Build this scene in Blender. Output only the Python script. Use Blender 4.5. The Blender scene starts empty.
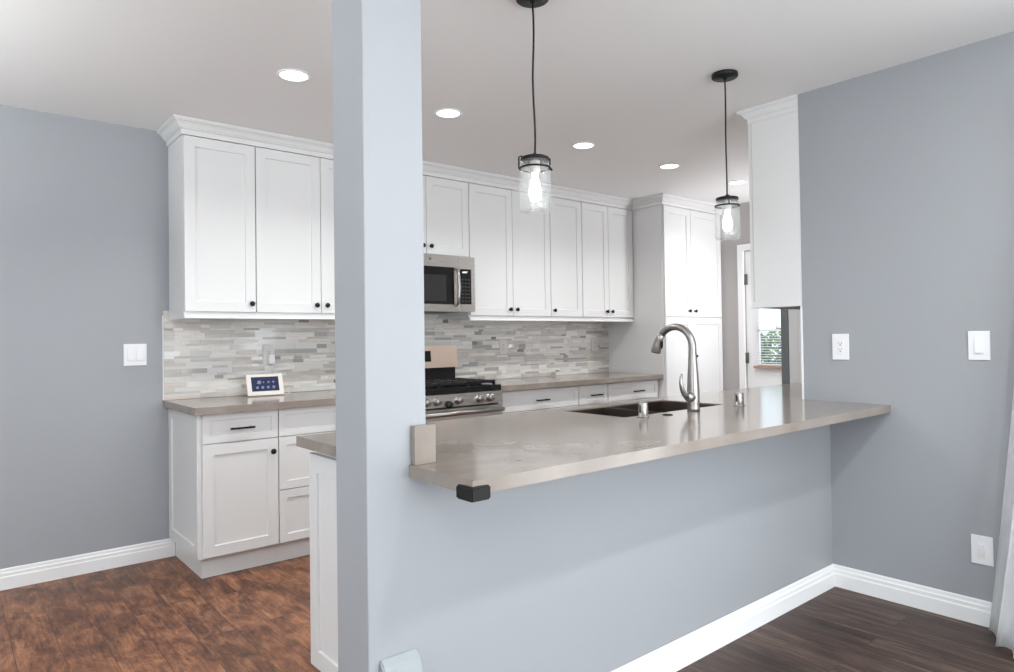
import bpy, bmesh, math, random
from mathutils import Vector, Matrix
PI = math.pi
S = bpy.context.scene
COL = S.collection

# ------------------------------------------------------------------ camera
cd = bpy.data.cameras.new('camera')
cd.sensor_width = 36.0
cd.lens = 678.6 * 36.0 / 1014.0
cd.shift_y = (327.58 - 336.0) / 1014.0
cd.clip_start = 0.05
cam = bpy.data.objects.new('camera', cd)
COL.objects.link(cam)
Rv = Vector((0.76733375, -0.6411024, -0.01366168))
Uv = Vector((0.000582905, -0.0206074628, 0.999787474))
Fv = Vector((0.64124768, 0.76717863, 0.0154391))
M = Matrix((Rv, Uv, -Fv)).transposed().to_4x4()
M.translation = Vector((0, 0, 1.2514))
cam.matrix_world = M
S.camera = cam

# ------------------------------------------------------------------ world, exposure, daylight
w = bpy.data.worlds.new('sky'); S.world = w; w.use_nodes = True
bg = w.node_tree.nodes['Background']
bg.inputs[0].default_value = (0.80, 0.90, 1.0, 1)
bg.inputs[1].default_value = 2.0
S.view_settings.view_transform = 'Standard'
S.view_settings.look = 'None'
S.view_settings.exposure = 0.08
S.view_settings.gamma = 1.0
S.view_settings.use_curve_mapping = False
S.cycles.max_bounces = 10
S.cycles.diffuse_bounces = 6
S.cycles.transparent_max_bounces = 12
S.cycles.sample_clamp_indirect = 4.0


def area(name, loc, rot, sx, sy, power, color=(1, 1, 1), shape='RECTANGLE', spread=None):
    l = bpy.data.lights.new(name, 'AREA'); l.shape = shape; l.size = sx
    if shape in ('RECTANGLE', 'ELLIPSE'): l.size_y = sy
    l.energy = power; l.color = color
    if spread: l.spread = spread
    o = bpy.data.objects.new(name, l); COL.objects.link(o); o.location = loc; o.rotation_euler = rot
    return o


# daylight through the wide dining window behind the camera, and through the glass door on the right
area('daylight_back_window', (1.5, -2.52, 1.16), (PI/2, 0, 0), 2.95, 2.2, 100, (0.95, 0.985, 1.0))
area('daylight_glass_door', (3.46, -0.75, 1.1), (PI/2, 0, PI/2), 1.9, 2.0, 46, (0.95, 0.985, 1.0))
area('fill_left_window', (-2.12, 0.6, 1.4), (PI/2, 0, -PI/2), 2.4, 1.6, 33, (0.95, 0.985, 1.0))  # unseen window on the left, added for even fill light
area('fill_kitchen_window', (5.52, 1.72, 1.55), (math.radians(112), 0, 0), 0.42, 1.0, 28, (0.98, 0.985, 1.0))  # unseen window, added to brighten the far side of the kitchen

# ------------------------------------------------------------------ materials
MATS = {}


def mat(name, color, rough=0.5, metal=0.0, spec=0.5, emit=None, es=0.0, coat=0.0):
    m = bpy.data.materials.new(name); m.use_nodes = True
    b = m.node_tree.nodes['Principled BSDF']
    b.inputs['Base Color'].default_value = (*color, 1)
    b.inputs['Roughness'].default_value = rough
    b.inputs['Metallic'].default_value = metal
    b.inputs['Specular IOR Level'].default_value = spec
    b.inputs['Coat Weight'].default_value = coat
    if emit:
        b.inputs['Emission Color'].default_value = (*emit, 1)
        b.inputs['Emission Strength'].default_value = es
    MATS[name] = m
    return m


def nodes(m):
    return m.node_tree.nodes, m.node_tree.links, m.node_tree.nodes['Principled BSDF']


def add_noise_bump(m, scale=200, strength=0.05, dist=0.002):
    n, l, b = nodes(m)
    tc = n.new('ShaderNodeTexCoord'); no = n.new('ShaderNodeTexNoise'); bu = n.new('ShaderNodeBump')
    no.inputs['Scale'].default_value = scale
    bu.inputs['Strength'].default_value = strength; bu.inputs['Distance'].default_value = dist
    l.new(tc.outputs['Object'], no.inputs['Vector']); l.new(no.outputs['Fac'], bu.inputs['Height'])
    l.new(bu.outputs['Normal'], b.inputs['Normal'])


def mottle(m, c1, c2, scale=6, detail=5, lo=0.35, hi=0.65, vec_scale=None):
    n, l, b = nodes(m)
    tc = n.new('ShaderNodeTexCoord'); no = n.new('ShaderNodeTexNoise'); cr = n.new('ShaderNodeValToRGB')
    no.inputs['Scale'].default_value = scale; no.inputs['Detail'].default_value = detail
    cr.color_ramp.elements[0].position = lo; cr.color_ramp.elements[1].position = hi
    cr.color_ramp.elements[0].color = (*c1, 1); cr.color_ramp.elements[1].color = (*c2, 1)
    src = tc.outputs['Object']
    if vec_scale:
        mp = n.new('ShaderNodeMapping'); mp.inputs['Scale'].default_value = vec_scale
        l.new(src, mp.inputs['Vector']); src = mp.outputs['Vector']
    l.new(src, no.inputs['Vector']); l.new(no.outputs['Fac'], cr.inputs['Fac'])
    l.new(cr.outputs['Color'], b.inputs['Base Color'])
    return cr


blue = mat('blue_grey_paint', (0.328, 0.341, 0.362), 0.42, spec=0.35); add_noise_bump(blue, 160, 0.08)
greige = mat('warm_grey_paint', (0.44, 0.42, 0.41), 0.6, spec=0.3); add_noise_bump(greige, 160, 0.08)
ceilm = mat('ceiling_paint', (0.82, 0.815, 0.81), 0.8, spec=0.2); add_noise_bump(ceilm, 90, 0.06)
trimw = mat('white_trim_paint', (0.84, 0.84, 0.845), 0.35)
cabw = mat('white_cabinet_lacquer', (0.73, 0.73, 0.73), 0.32, spec=0.4)
black = mat('black_metal', (0.009, 0.009, 0.0095), 0.45, spec=0.25)
rubber = mat('black_rubber', (0.010, 0.009, 0.009), 0.5, spec=0.25)
iron = mat('cast_iron', (0.010, 0.010, 0.010), 0.5, spec=0.3)
blackglass = mat('black_glass', (0.009, 0.009, 0.010), 0.15, spec=0.3)
steel = mat('brushed_steel', (0.56, 0.53, 0.50), 0.3, 1.0)
mottle(steel, (0.50, 0.475, 0.45), (0.62, 0.59, 0.56), 40, 3, vec_scale=(0.2, 1, 8))
chrome = mat('brushed_nickel', (0.36, 0.34, 0.325), 0.33, 1.0)
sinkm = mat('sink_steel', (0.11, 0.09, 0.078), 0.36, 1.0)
plastic = mat('white_plastic', (0.82, 0.82, 0.84), 0.35)
darkslot = mat('dark_slot', (0.03, 0.03, 0.03), 0.6)
cream = mat('cream_plastic', (0.78, 0.72, 0.67), 0.35)
hingem = mat('hinge_steel', (0.16, 0.16, 0.16), 0.35, 1.0)
woodledge = mat('wood_ledge', (0.42, 0.26, 0.17), 0.5)
fridgedoor = mat('grey_fridge_door', (0.17, 0.18, 0.19), 0.35, 0.2)
fridgeside = mat('white_fridge_side', (0.72, 0.72, 0.73), 0.4)
screenm = mat('screen_glow', (0.01, 0.015, 0.05), 0.1, emit=(0.03, 0.038, 0.075), es=0.55)
iconm = mat('screen_icon', (0.16, 0.18, 0.26), 0.3, emit=(0.40, 0.45, 0.60), es=0.15)
steel_reflection = mat('backguard_steel_warm_reflection', (0.92, 0.74, 0.62), 0.30, 1.0)  # warm reflection on the stainless steel put into its colour
curtm = mat('white_curtain_cloth', (0.93, 0.93, 0.935), 0.85, spec=0.1)
leafm = mat('hedge_leaf', (0.10, 0.19, 0.06), 0.6)
mottle(leafm, (0.05, 0.11, 0.03), (0.34, 0.45, 0.22), 9, 3)
groundm = mat('patio', (0.5, 0.49, 0.46), 0.9)
blindm = mat('blind_slat', (0.88, 0.88, 0.90), 0.5)

n, l, b = nodes(curtm)
tl = n.new('ShaderNodeBsdfTranslucent'); tl.inputs[0].default_value = (0.93, 0.93, 0.935, 1)
ms = n.new('ShaderNodeMixShader'); ms.inputs[0].default_value = 0.15
l.new(b.outputs[0], ms.inputs[1]); l.new(tl.outputs[0], ms.inputs[2]); l.new(ms.outputs[0], n['Material Output'].inputs[0])

# quartz counter
quartz = mat('taupe_quartz', (0.36, 0.32, 0.29), 0.14, spec=0.5)
mottle(quartz, (0.215, 0.180, 0.155), (0.30, 0.262, 0.232), 5, 8, 0.3, 0.7, vec_scale=(1, 1.6, 1))
quartzd = quartz
n, l, b = nodes(quartz)
b.inputs['Coat Weight'].default_value = 0.0

# wooden floors: planks run along Y
def plank_floor(name, c0, c1, c2, blotch, grain, glo, ghi, rough):
    m = mat(name, c1, rough, spec=0.2)
    n, l, b = nodes(m)
    tc = n.new('ShaderNodeTexCoord')
    mp = n.new('ShaderNodeMapping'); mp.inputs['Rotation'].default_value = (0, 0, PI/2)
    br = n.new('ShaderNodeTexBrick')
    br.inputs['Scale'].default_value = 1.0; br.inputs['Brick Width'].default_value = 1.22; br.inputs['Row Height'].default_value = 0.152
    br.inputs['Mortar Size'].default_value = 0.0012; br.inputs['Mortar Smooth'].default_value = 0.3; br.offset = 0.37
    br.inputs['Color1'].default_value = (0.0, 0.0, 0.0, 1); br.inputs['Color2'].default_value = (1, 1, 1, 1); br.inputs['Mortar'].default_value = (0.35, 0.35, 0.35, 1)
    l.new(tc.outputs['Object'], mp.inputs['Vector']); l.new(mp.outputs['Vector'], br.inputs['Vector'])
    # blotches, offset per plank
    vadd = n.new('ShaderNodeVectorMath'); vadd.operation = 'MULTIPLY_ADD'
    vadd.inputs[1].default_value = (7, 7, 7)
    l.new(br.outputs['Color'], vadd.inputs[0]); l.new(tc.outputs['Object'], vadd.inputs[2])
    m2 = n.new('ShaderNodeMapping'); m2.inputs['Scale'].default_value = blotch; l.new(vadd.outputs[0], m2.inputs['Vector'])
    nb = n.new('ShaderNodeTexNoise'); nb.inputs['Scale'].default_value = 1.0; nb.inputs['Detail'].default_value = 10; nb.inputs['Roughness'].default_value = 0.74; nb.inputs['Distortion'].default_value = 0.5
    l.new(m2.outputs['Vector'], nb.inputs['Vector'])
    cr = n.new('ShaderNodeValToRGB')
    e = cr.color_ramp.elements
    e[0].position = 0.33; e[0].color = (*c0, 1)
    e[1].position = 0.68; e[1].color = (*c2, 1)
    k = cr.color_ramp.elements.new(0.5); k.color = (*c1, 1)
    l.new(nb.outputs['Fac'], cr.inputs['Fac'])
    m3 = n.new('ShaderNodeMapping'); m3.inputs['Scale'].default_value = grain; l.new(vadd.outputs[0], m3.inputs['Vector'])
    ng = n.new('ShaderNodeTexNoise'); ng.inputs['Scale'].default_value = 1.0; ng.inputs['Detail'].default_value = 6; ng.inputs['Roughness'].default_value = 0.7
    l.new(m3.outputs['Vector'], ng.inputs['Vector'])
    cg = n.new('ShaderNodeValToRGB'); cg.color_ramp.elements[0].position = 0.3; cg.color_ramp.elements[1].position = 0.7
    cg.color_ramp.elements[0].color = (glo, glo, glo, 1); cg.color_ramp.elements[1].color = (ghi, ghi, ghi, 1)
    l.new(ng.outputs['Fac'], cg.inputs['Fac'])
    mx = n.new('ShaderNodeMix'); mx.data_type = 'RGBA'; mx.blend_type = 'MULTIPLY'; mx.inputs[0].default_value = 1.0
    l.new(cr.outputs['Color'], mx.inputs[6]); l.new(cg.outputs['Color'], mx.inputs[7])
    mv = n.new('ShaderNodeMix'); mv.data_type = 'RGBA'; mv.blend_type = 'MULTIPLY'; mv.inputs[0].default_value = 1.0
    cv = n.new('ShaderNodeValToRGB'); cv.color_ramp.elements[0].color = (0.78, 0.80, 0.82, 1); cv.color_ramp.elements[1].color = (1.1, 1.08, 1.05, 1)
    l.new(br.outputs['Color'], cv.inputs['Fac'])
    l.new(mx.outputs[2], mv.inputs[6]); l.new(cv.outputs['Color'], mv.inputs[7])
    mm = n.new('ShaderNodeMix'); mm.data_type = 'RGBA'; mm.blend_type = 'MIX'
    l.new(br.outputs['Fac'], mm.inputs[0]); l.new(mv.outputs[2], mm.inputs[6]); mm.inputs[7].default_value = (0.045, 0.028, 0.022, 1)
    l.new(mm.outputs[2], b.inputs['Base Color'])
    bu = n.new('ShaderNodeBump'); bu.inputs['Strength'].default_value = 0.25; bu.inputs['Distance'].default_value = 0.002
    l.new(ng.outputs['Fac'], bu.inputs['Height']); l.new(bu.outputs['Normal'], b.inputs['Normal'])
    return m


floorm = plank_floor('red_brown_plank_floor', (0.060, 0.033, 0.024), (0.19, 0.085, 0.052), (0.40, 0.195, 0.105), (12, 5, 12), (90, 6, 90), 0.55, 1.3, 0.42)
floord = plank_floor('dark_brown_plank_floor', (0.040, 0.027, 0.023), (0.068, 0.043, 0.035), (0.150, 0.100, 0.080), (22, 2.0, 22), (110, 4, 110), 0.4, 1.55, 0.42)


# clear glass as a thin shell
def glass_mat(name, tint=(0.97, 0.98, 0.98), edge=(0.9, 0.92, 0.93), haze=0.0):
    m = bpy.data.materials.new(name); m.use_nodes = True
    n = m.node_tree.nodes; l = m.node_tree.links; n.clear()
    out = n.new('ShaderNodeOutputMaterial'); tr = n.new('ShaderNodeBsdfTransparent'); gl = n.new('ShaderNodeBsdfGlossy')
    tr.inputs[0].default_value = (*tint, 1); gl.inputs['Roughness'].default_value = 0.03
    lw = n.new('ShaderNodeLayerWeight'); lw.inputs[0].default_value = 0.5
    pw = n.new('ShaderNodeMath'); pw.operation = 'POWER'; pw.inputs[1].default_value = 4.0; l.new(lw.outputs['Facing'], pw.inputs[0])
    fr = n.new('ShaderNodeMath'); fr.operation = 'MULTIPLY_ADD'; fr.inputs[1].default_value = 0.55; fr.inputs[2].default_value = 0.03; l.new(pw.outputs[0], fr.inputs[0])
    mi = n.new('ShaderNodeMixShader'); l.new(fr.outputs[0], mi.inputs[0]); l.new(tr.outputs[0], mi.inputs[1]); l.new(gl.outputs[0], mi.inputs[2])
    last = mi
    if haze:
        df = n.new('ShaderNodeBsdfDiffuse'); df.inputs[0].default_value = (*edge, 1)
        m2 = n.new('ShaderNodeMixShader'); m2.inputs[0].default_value = haze
        l.new(mi.outputs[0], m2.inputs[1]); l.new(df.outputs[0], m2.inputs[2]); last = m2
    l.new(last.outputs[0], out.inputs[0])
    return m


glass = glass_mat('clear_glass')
jarglass = glass_mat('jar_glass', (0.985, 0.99, 0.99), haze=0.05)
bulbglass = mat('bulb_glass_lit', (1, 1, 1), 0.3, emit=(1.0, 0.95, 0.88), es=5.0)
lens = mat('downlight_lens', (1, 1, 1), 0.4, emit=(1.0, 0.98, 0.95), es=6.0)


# ------------------------------------------------------------------ mesh helpers
def BM(): return bmesh.new()


def box(bm, x0, x1, y0, y1, z0, z1, bev=0.0, seg=2, mi=0):
    vs = [bm.verts.new(p) for p in ((x0,y0,z0),(x1,y0,z0),(x1,y1,z0),(x0,y1,z0),(x0,y0,z1),(x1,y0,z1),(x1,y1,z1),(x0,y1,z1))]
    fs = [bm.faces.new([vs[i] for i in f]) for f in ((0,3,2,1),(4,5,6,7),(0,1,5,4),(1,2,6,5),(2,3,7,6),(3,0,4,7))]
    for f in fs: f.material_index = mi
    if bev > 0:
        es = list({e for f in fs for e in f.edges})
        bmesh.ops.bevel(bm, geom=es, offset=bev, segments=seg, affect='EDGES', profile=0.6)


def cyl(bm, p0, p1, r0, r1=None, seg=24, cap=True):
    r1 = r0 if r1 is None else r1
    sweep(bm, [p0, p1], [r0, r1], seg, cap)


def sweep(bm, pts, rads, seg=16, cap=True):
    pts = [Vector(p) for p in pts]; rings = []
    ref = None
    for i, p in enumerate(pts):
        t = (pts[min(i+1, len(pts)-1)] - pts[max(i-1, 0)]).normalized()
        if ref is None:
            a = Vector((0, 0, 1)) if abs(t.z) < 0.9 else Vector((1, 0, 0))
            ref = (a - t * a.dot(t)).normalized()
        else: ref = (ref - t * ref.dot(t)).normalized()
        c = t.cross(ref); r = rads[i] if hasattr(rads, '__len__') else rads
        rings.append([bm.verts.new(p + ref*(r*math.cos(2*PI*j/seg)) + c*(r*math.sin(2*PI*j/seg))) for j in range(seg)])
    for a, b2 in zip(rings, rings[1:]):
        for j in range(seg):
            f = bm.faces.new((a[j], a[(j+1) % seg], b2[(j+1) % seg], b2[j])); f.smooth = True
    if cap:
        bm.faces.new(list(reversed(rings[0]))); bm.faces.new(rings[-1])


def lathe(bm, prof, c, axis='z', seg=32, sgn=1):
    """prof: (r, h) pairs; axis direction through c."""
    rings = []
    for r, h in prof:
        ring = []
        for j in range(seg):
            a = 2*PI*j/seg; u = r*math.cos(a); v = r*math.sin(a); h2 = h*sgn
            p = {'z': (u, v, h2), 'y': (u, h2, v), 'x': (h2, u, v)}[axis]
            ring.append(bm.verts.new((c[0]+p[0], c[1]+p[1], c[2]+p[2])))
        rings.append(ring)
    for a, b2 in zip(rings, rings[1:]):
        for j in range(seg):
            f = bm.faces.new((a[j], a[(j+1) % seg], b2[(j+1) % seg], b2[j])); f.smooth = True
    if prof[0][0] > 1e-6: bm.faces.new(list(reversed(rings[0])))
    if prof[-1][0] > 1e-6: bm.faces.new(rings[-1])
    bmesh.ops.remove_doubles(bm, verts=[v for r in rings for v in r], dist=1e-6)


def prism(bm, poly, axis, a0, a1, mi=0):
    """extrude a 2D polygon along axis; poly coords are the other two axes in xyz order."""
    def P(u, v, a): return {'x': (a, u, v), 'y': (u, a, v), 'z': (u, v, a)}[axis]
    A = [bm.verts.new(P(u, v, a0)) for u, v in poly]; B = [bm.verts.new(P(u, v, a1)) for u, v in poly]
    fs = [bm.faces.new(A), bm.faces.new(list(reversed(B)))]
    k = len(poly)
    for i in range(k): fs.append(bm.faces.new((A[i], B[i], B[(i+1) % k], A[(i+1) % k])))
    for f in fs: f.material_index = mi
    return fs


def panel(bm, M4, w, h, t, rail=0.057, dep=0.008, bev=0.0015, drawer=False):
    """shaker panel: local x 0..w, z 0..h, front at y=0, back at y=t. M4 places it."""
    r = rail
    s = 0.004
    rect = lambda x0, x1, z0, z1, y: [(x0, y, z0), (x1, y, z0), (x1, y, z1), (x0, y, z1)]
    loops = [rect(0, w, 0, h, t), rect(0, w, 0, h, bev), rect(bev, w-bev, bev, h-bev, 0),
             rect(r, w-r, r, h-r, 0), rect(r+s*0.6, w-r-s*0.6, r+s*0.6, h-r-s*0.6, dep)]
    L = [[bm.verts.new(M4 @ Vector(p)) for p in lp] for lp in loops]
    bm.faces.new(list(reversed(L[0])))
    for a, b2 in zip(L, L[1:]):
        for j in range(4): bm.faces.new((a[j], a[(j+1) % 4], b2[(j+1) % 4], b2[j]))
    bm.faces.new(L[-1])


ORG = {}


def obj(name, bm, m, parent=None, smooth_angle=None):
    bmesh.ops.recalc_face_normals(bm, faces=bm.faces[:])
    me = bpy.data.meshes.new(name)
    xs = [v.co for v in bm.verts]
    c = Vector(((min(v.x for v in xs)+max(v.x for v in xs))/2, (min(v.y for v in xs)+max(v.y for v in xs))/2, min(v.z for v in xs)))
    bmesh.ops.translate(bm, verts=bm.verts[:], vec=-c)
    bm.to_mesh(me); bm.free()
    o = bpy.data.objects.new(name, me); COL.objects.link(o)
    for mm_ in (m if isinstance(m, (list, tuple)) else [m]): me.materials.append(mm_)
    ORG[o] = c
    if parent is not None:
        o.parent = parent; o.location = c - ORG[parent]
    else: o.location = c
    return o


def thing(name, label, cat, loc, group=None):
    o = bpy.data.objects.new(name, None); COL.objects.link(o); o.location = loc; ORG[o] = Vector(loc)
    o.empty_display_size = 0.1
    o['label'] = label; o['category'] = cat
    if group: o['group'] = group
    return o


def tag(o, label, cat, group=None):
    o['label'] = label; o['category'] = cat
    if group: o['group'] = group
    return o


def struct(name, bm, m, parent=None):
    o = obj(name, bm, m, parent)
    if parent is None: o['kind'] = 'structure'
    return o


# key dimensions
YB = 4.347; YU = 4.018; CZ = 2.494; XR = 3.415; YH = 1.577; XF = 5.803; CT = 0.914

# ------------------------------------------------------------------ room shell
bm = BM(); box(bm, -2.2, 6.0, 1.64, YB+0.12, -0.1, 0); struct('floor', bm, floorm)
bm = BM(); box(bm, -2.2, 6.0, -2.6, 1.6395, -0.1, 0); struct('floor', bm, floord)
bm = BM(); box(bm, -2.2, 6.0, -2.6, YB+0.12, CZ, CZ+0.1); struct('ceiling', bm, ceilm)
bm = BM(); box(bm, -2.2, 6.0, YB, YB+0.12, 0, CZ); struct('wall_north', bm, blue)


def wall_x(bm, x0, x1, y0, y1, holes):
    """wall slab thick in x with holes (ya,yb,za,zb)"""
    ys = sorted({y0, y1, *[h[0] for h in holes], *[h[1] for h in holes]})
    for a, b2 in zip(ys, ys[1:]):
        hs = [h for h in holes if h[0] <= a+1e-6 and h[1] >= b2-1e-6]
        if not hs: box(bm, x0, x1, a, b2, 0, CZ)
        for h in hs:
            if h[2] > 0: box(bm, x0, x1, a, b2, 0, h[2])
            if h[3] < CZ: box(bm, x0, x1, a, b2, h[3], CZ)


bm = BM(); wall_x(bm, -2.2, -2.1, -2.6, YB, [(-0.6, 1.8, 0.6, 2.2)]); struct('wall_left', bm, blue)
bm = BM()
for a in ((-2.1, 0.0, 0, CZ), (3.0, XR, 0, CZ), (0.0, 3.0, 0, 0.04), (0.0, 3.0, 2.3, CZ)):
    box(bm, a[0], a[1], -2.6, -2.5, a[2], a[3])
struct('wall_south', bm, blue)
# wall right of the dining side: its kitchen end stops behind the counter
bm = BM(); wall_x(bm, XR, XR+0.11, -2.6, 1.707, [(-1.7, 0.2, 0.0, 2.1)]); box(bm, XR+0.11, 5.28, 1.577, 1.707, 0, CZ); box(bm, 5.76, XF, 1.577, 1.707, 0, CZ); box(bm, 5.28, 5.76, 1.577, 1.707, 0, 1.0); box(bm, 5.28, 5.76, 1.577, 1.707, 2.1, CZ); struct('wall_right', bm, blue)
bm = BM(); wall_x(bm, XF, XF+0.12, 1.6, YB, [(2.63, 3.452, 0.0, 2.04)]); struct('wall_east', bm, greige)
# half wall and column: one painted surface
bm = BM()
box(bm, 0.841, 1.0222, YH, 1.752, 0, CZ)
ed = [e for e in bm.edges if abs(e.verts[0].co.z-e.verts[1].co.z) > 0.5 and e.verts[0].co.x < 0.9]
bmesh.ops.bevel(bm, geom=ed, offset=0.0015, segments=2, affect='EDGES')
struct('wall_column', bm, blue)
bm = BM(); box(bm, 1.0222, XR, YH, 1.752, 0, CT-0.0355); struct('wall_half', bm, blue)

# baseboards with a stepped profile
BB = [(0, 0), (0.015, 0), (0.015, 0.062), (0.0115, 0.068), (0.0115, 0.082), (0.007, 0.088), (0.006, 0.1), (0.003, 0.1055), (0, 0.1055)]
bm = BM(); prism(bm, [(YB - d, z) for d, z in BB], 'x', -2.1, 1.060); struct('baseboard_north', bm, trimw)
bm = BM(); prism(bm, [(YH - d, z) for d, z in BB], 'x', 1.35, XR); struct('baseboard_half_wall', bm, trimw)
bm = BM(); prism(bm, [(XR - d, z) for d, z in BB], 'y', 0.27, YH - 0.001); struct('baseboard_right', bm, trimw)
bm = BM(); prism(bm, [(XF - d, z) for d, z in BB], 'y', 3.56, 3.67); struct('baseboard_east', bm, trimw)
bm = BM(); box(bm, XR-0.006, XR+0.004, 1.7075, 1.716, CT+0.001, 1.394, 0.001); struct('trim_1', bm, trimw)

# ------------------------------------------------------------------ half-glazed outer door in the far wall
D0, D1 = 2.642, 3.448
bm = BM()
wl = 0.11; zl0, zl1 = 0.965, 1.88; yl0, yl1 = D0+wl, D1-wl
for a in ((D0, yl0, 0.008, 2.035), (yl1, D1, 0.008, 2.035), (yl0, yl1, 0.008, zl0), (yl0, yl1, zl1, 2.035)):
    box(bm, XF+0.012, XF+0.055, a[0], a[1], a[2], a[3])
door = struct('door_1', bm, trimw)
bm = BM()
for a in ((yl0, yl0+0.02, zl0, zl1), (yl1-0.02, yl1, zl0, zl1), (yl0, yl1, zl1-0.02, zl1), (yl0, yl1, zl0, zl0+0.012), (yl0, yl1, 1.28, 1.30)):
    box(bm, XF+0.005, XF+0.03, a[0], a[1], a[2], a[3], 0.002)
struct('glazing_bar', bm, trimw, door)
bm = BM(); box(bm, XF+0.036, XF+0.040, yl0, yl1, zl0, zl1); struct('pane', bm, glass, door)
bm = BM(); box(bm, XF-0.03, XF+0.012, yl0-0.02, yl1+0.025, zl0-0.022, zl0-0.002, 0.003); struct('ledge', bm, woodledge, door)
for z in (1.72, 0.985, 0.25):
    bm = BM(); cyl(bm, (XF-0.004, D1+0.006, z), (XF-0.004, D1+0.006, z+0.1), 0.008, seg=10); box(bm, XF-0.002, XF+0.011, D1-0.02, D1+0.016, z, z+0.1)
    struct('hinge', bm, hingem, door)
bm = BM(); lathe(bm, [(0.0, 0.06), (0.02, 0.058), (0.028, 0.045), (0.024, 0.03), (0.01, 0.022), (0.01, 0.006), (0.03, 0.004), (0.03, 0)], (XF+0.012, D0+0.06, 0.95), 'x', 20, -1)
struct('door_handle', bm, hingem, door)
bm = BM()
for a in ((3.452, 3.515, 0, 2.04), (2.57, 2.633, 0, 2.04), (2.57, 3.515, 2.04, 2.10)):
    box(bm, XF-0.018, XF-0.0005, a[0], a[1], a[2], a[3], 0.003)
struct('trim_2', bm, trimw)
# blinds on the door glass
bl = thing('window_blind', 'white slatted blind hanging on the glass of the far kitchen door', 'blind', (XF, 3.04, 1.3))
bm = BM()
z = 0.995
while z < 1.84:
    prism(bm, [(XF-0.024, z), (XF-0.004, z+0.003), (XF-0.004, z+0.0045), (XF-0.024, z+0.0015)], 'y', yl0+0.01, yl1-0.01); z += 0.024
obj('slats', bm, blindm, bl)
bm = BM(); box(bm, XF-0.028, XF-0.002, yl0+0.005, yl1-0.005, 1.842, 1.87, 0.003); obj('head_rail', bm, blindm, bl)
bm = BM(); box(bm, XF-0.024, XF-0.006, yl0+0.01, yl1-0.01, 0.972, 0.984, 0.003); obj('bottom_rail', bm, blindm, bl)

# outdoors beyond the door
bm = BM(); box(bm, 5.93, 12, -3, 9, -0.12, -0.02); struct('ground', bm, groundm)
random.seed(3)
bm = BM()
for i in range(20000):
    y = random.uniform(2.6, 6.4); x = 7.9 + random.uniform(-0.45, 0.45); zt = 1.26 + 0.07*math.sin(y*5) + 0.05*math.sin(y*13)
    z = random.uniform(0.0, zt)
    c = Vector((x, y, z)); a = Vector((random.uniform(-1, 1), random.uniform(-1, 1), random.uniform(-1, 1))).normalized()
    b3 = a.orthogonal().normalized(); s = random.uniform(0.025, 0.05)
    vs = [bm.verts.new(c + a*s), bm.verts.new(c + b3*s*0.5), bm.verts.new(c - a*s), bm.verts.new(c - b3*s*0.5)]
    bm.faces.new(vs)
hd = obj('hedge', bm, leafm); tag(hd, 'green leafy hedge outside the glass of the far door', 'hedge'); hd['kind'] = 'stuff'

# ------------------------------------------------------------------ cabinets
def hw_knob(parent, x, y, z):
    bm = BM(); lathe(bm, [(0.0, 0.026), (0.009, 0.0255), (0.0145, 0.022), (0.0155, 0.018), (0.013, 0.014), (0.006, 0.011), (0.0055, 0.003), (0.009, 0.0)], (x, y, z), 'y', 20, -1)
    return obj('knob', bm, black, parent)


def hw_pull(parent, x, y, z, L=0.13):
    bm = BM(); box(bm, x-L/2, x+L/2, y-0.032, y-0.022, z-0.005, z+0.005, 0.0015)
    for s in (-1, 1): box(bm, x+s*(L/2-0.017)-0.004, x+s*(L/2-0.017)+0.004, y-0.023, y, z-0.004, z+0.004)
    return obj('handle', bm, black, parent)


def front(parent, name, x0, x1, z0, z1, yf, rail=0.057):
    bm = BM(); panel(bm, Matrix.Translation((x0, yf, z0)), x1-x0, z1-z0, 0.0185, rail)
    return obj(name, bm, cabw, parent)


CROWN = [(0.0, -0.001), (0.062, -0.001), (0.062, -0.011), (0.056, -0.012), (0.056, -0.017), (0.044, -0.022), (0.034, -0.032), (0.026, -0.045), (0.021, -0.047), (0.021, -0.053), (0.010, -0.056), (0.010, -0.084), (0.0, -0.084)]


def crown_path(bm, pts):
    """sweep CROWN along a horizontal polyline; outward is to the right of travel. Mitred corners."""
    n_ = len(pts); rings = []
    P = [Vector(p) for p in pts]
    for i, p in enumerate(P):
        d0 = (P[i]-P[i-1]).normalized() if i > 0 else None
        d1 = (P[i+1]-P[i]).normalized() if i < n_-1 else None
        o0 = Vector((d0.y, -d0.x)) if d0 else None
        o1 = Vector((d1.y, -d1.x)) if d1 else None
        if o0 is None: o = o1
        elif o1 is None: o = o0
        else:
            s = (o0+o1); o = s / s.dot(o0)
        rings.append([bm.verts.new((p.x+o.x*d, p.y+o.y*d, CZ+z)) for d, z in CROWN])
    k = len(CROWN)
    for a, b2 in zip(rings, rings[1:]):
        for j in range(k): bm.faces.new((a[j], a[(j+1) % k], b2[(j+1) % k], b2[j]))
    bm.faces.new(rings[0]); bm.faces.new(list(reversed(rings[-1])))


def upper(label, x0, x1, z0, knobs, doors, left_end=False):
    """doors: list of (xa, xb); knobs: x per door"""
    t = thing('wall_cabinet', label, 'cabinet', (x0, YB, z0), 'white upper cabinets on the back wall')
    bm = BM(); box(bm, x0+0.0005, x1-0.0005, YU+0.02, YB-0.0005, z0, 2.4095); obj('body', bm, cabw, t)
    for (a, b2), kx in zip(doors, knobs):
        d = front(t, 'door', a, b2, z0+0.012, 2.405, YU)
        hw_knob(d, kx, YU, (1.473 if z0 < 1.6 else 1.909))
    return t


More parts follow.
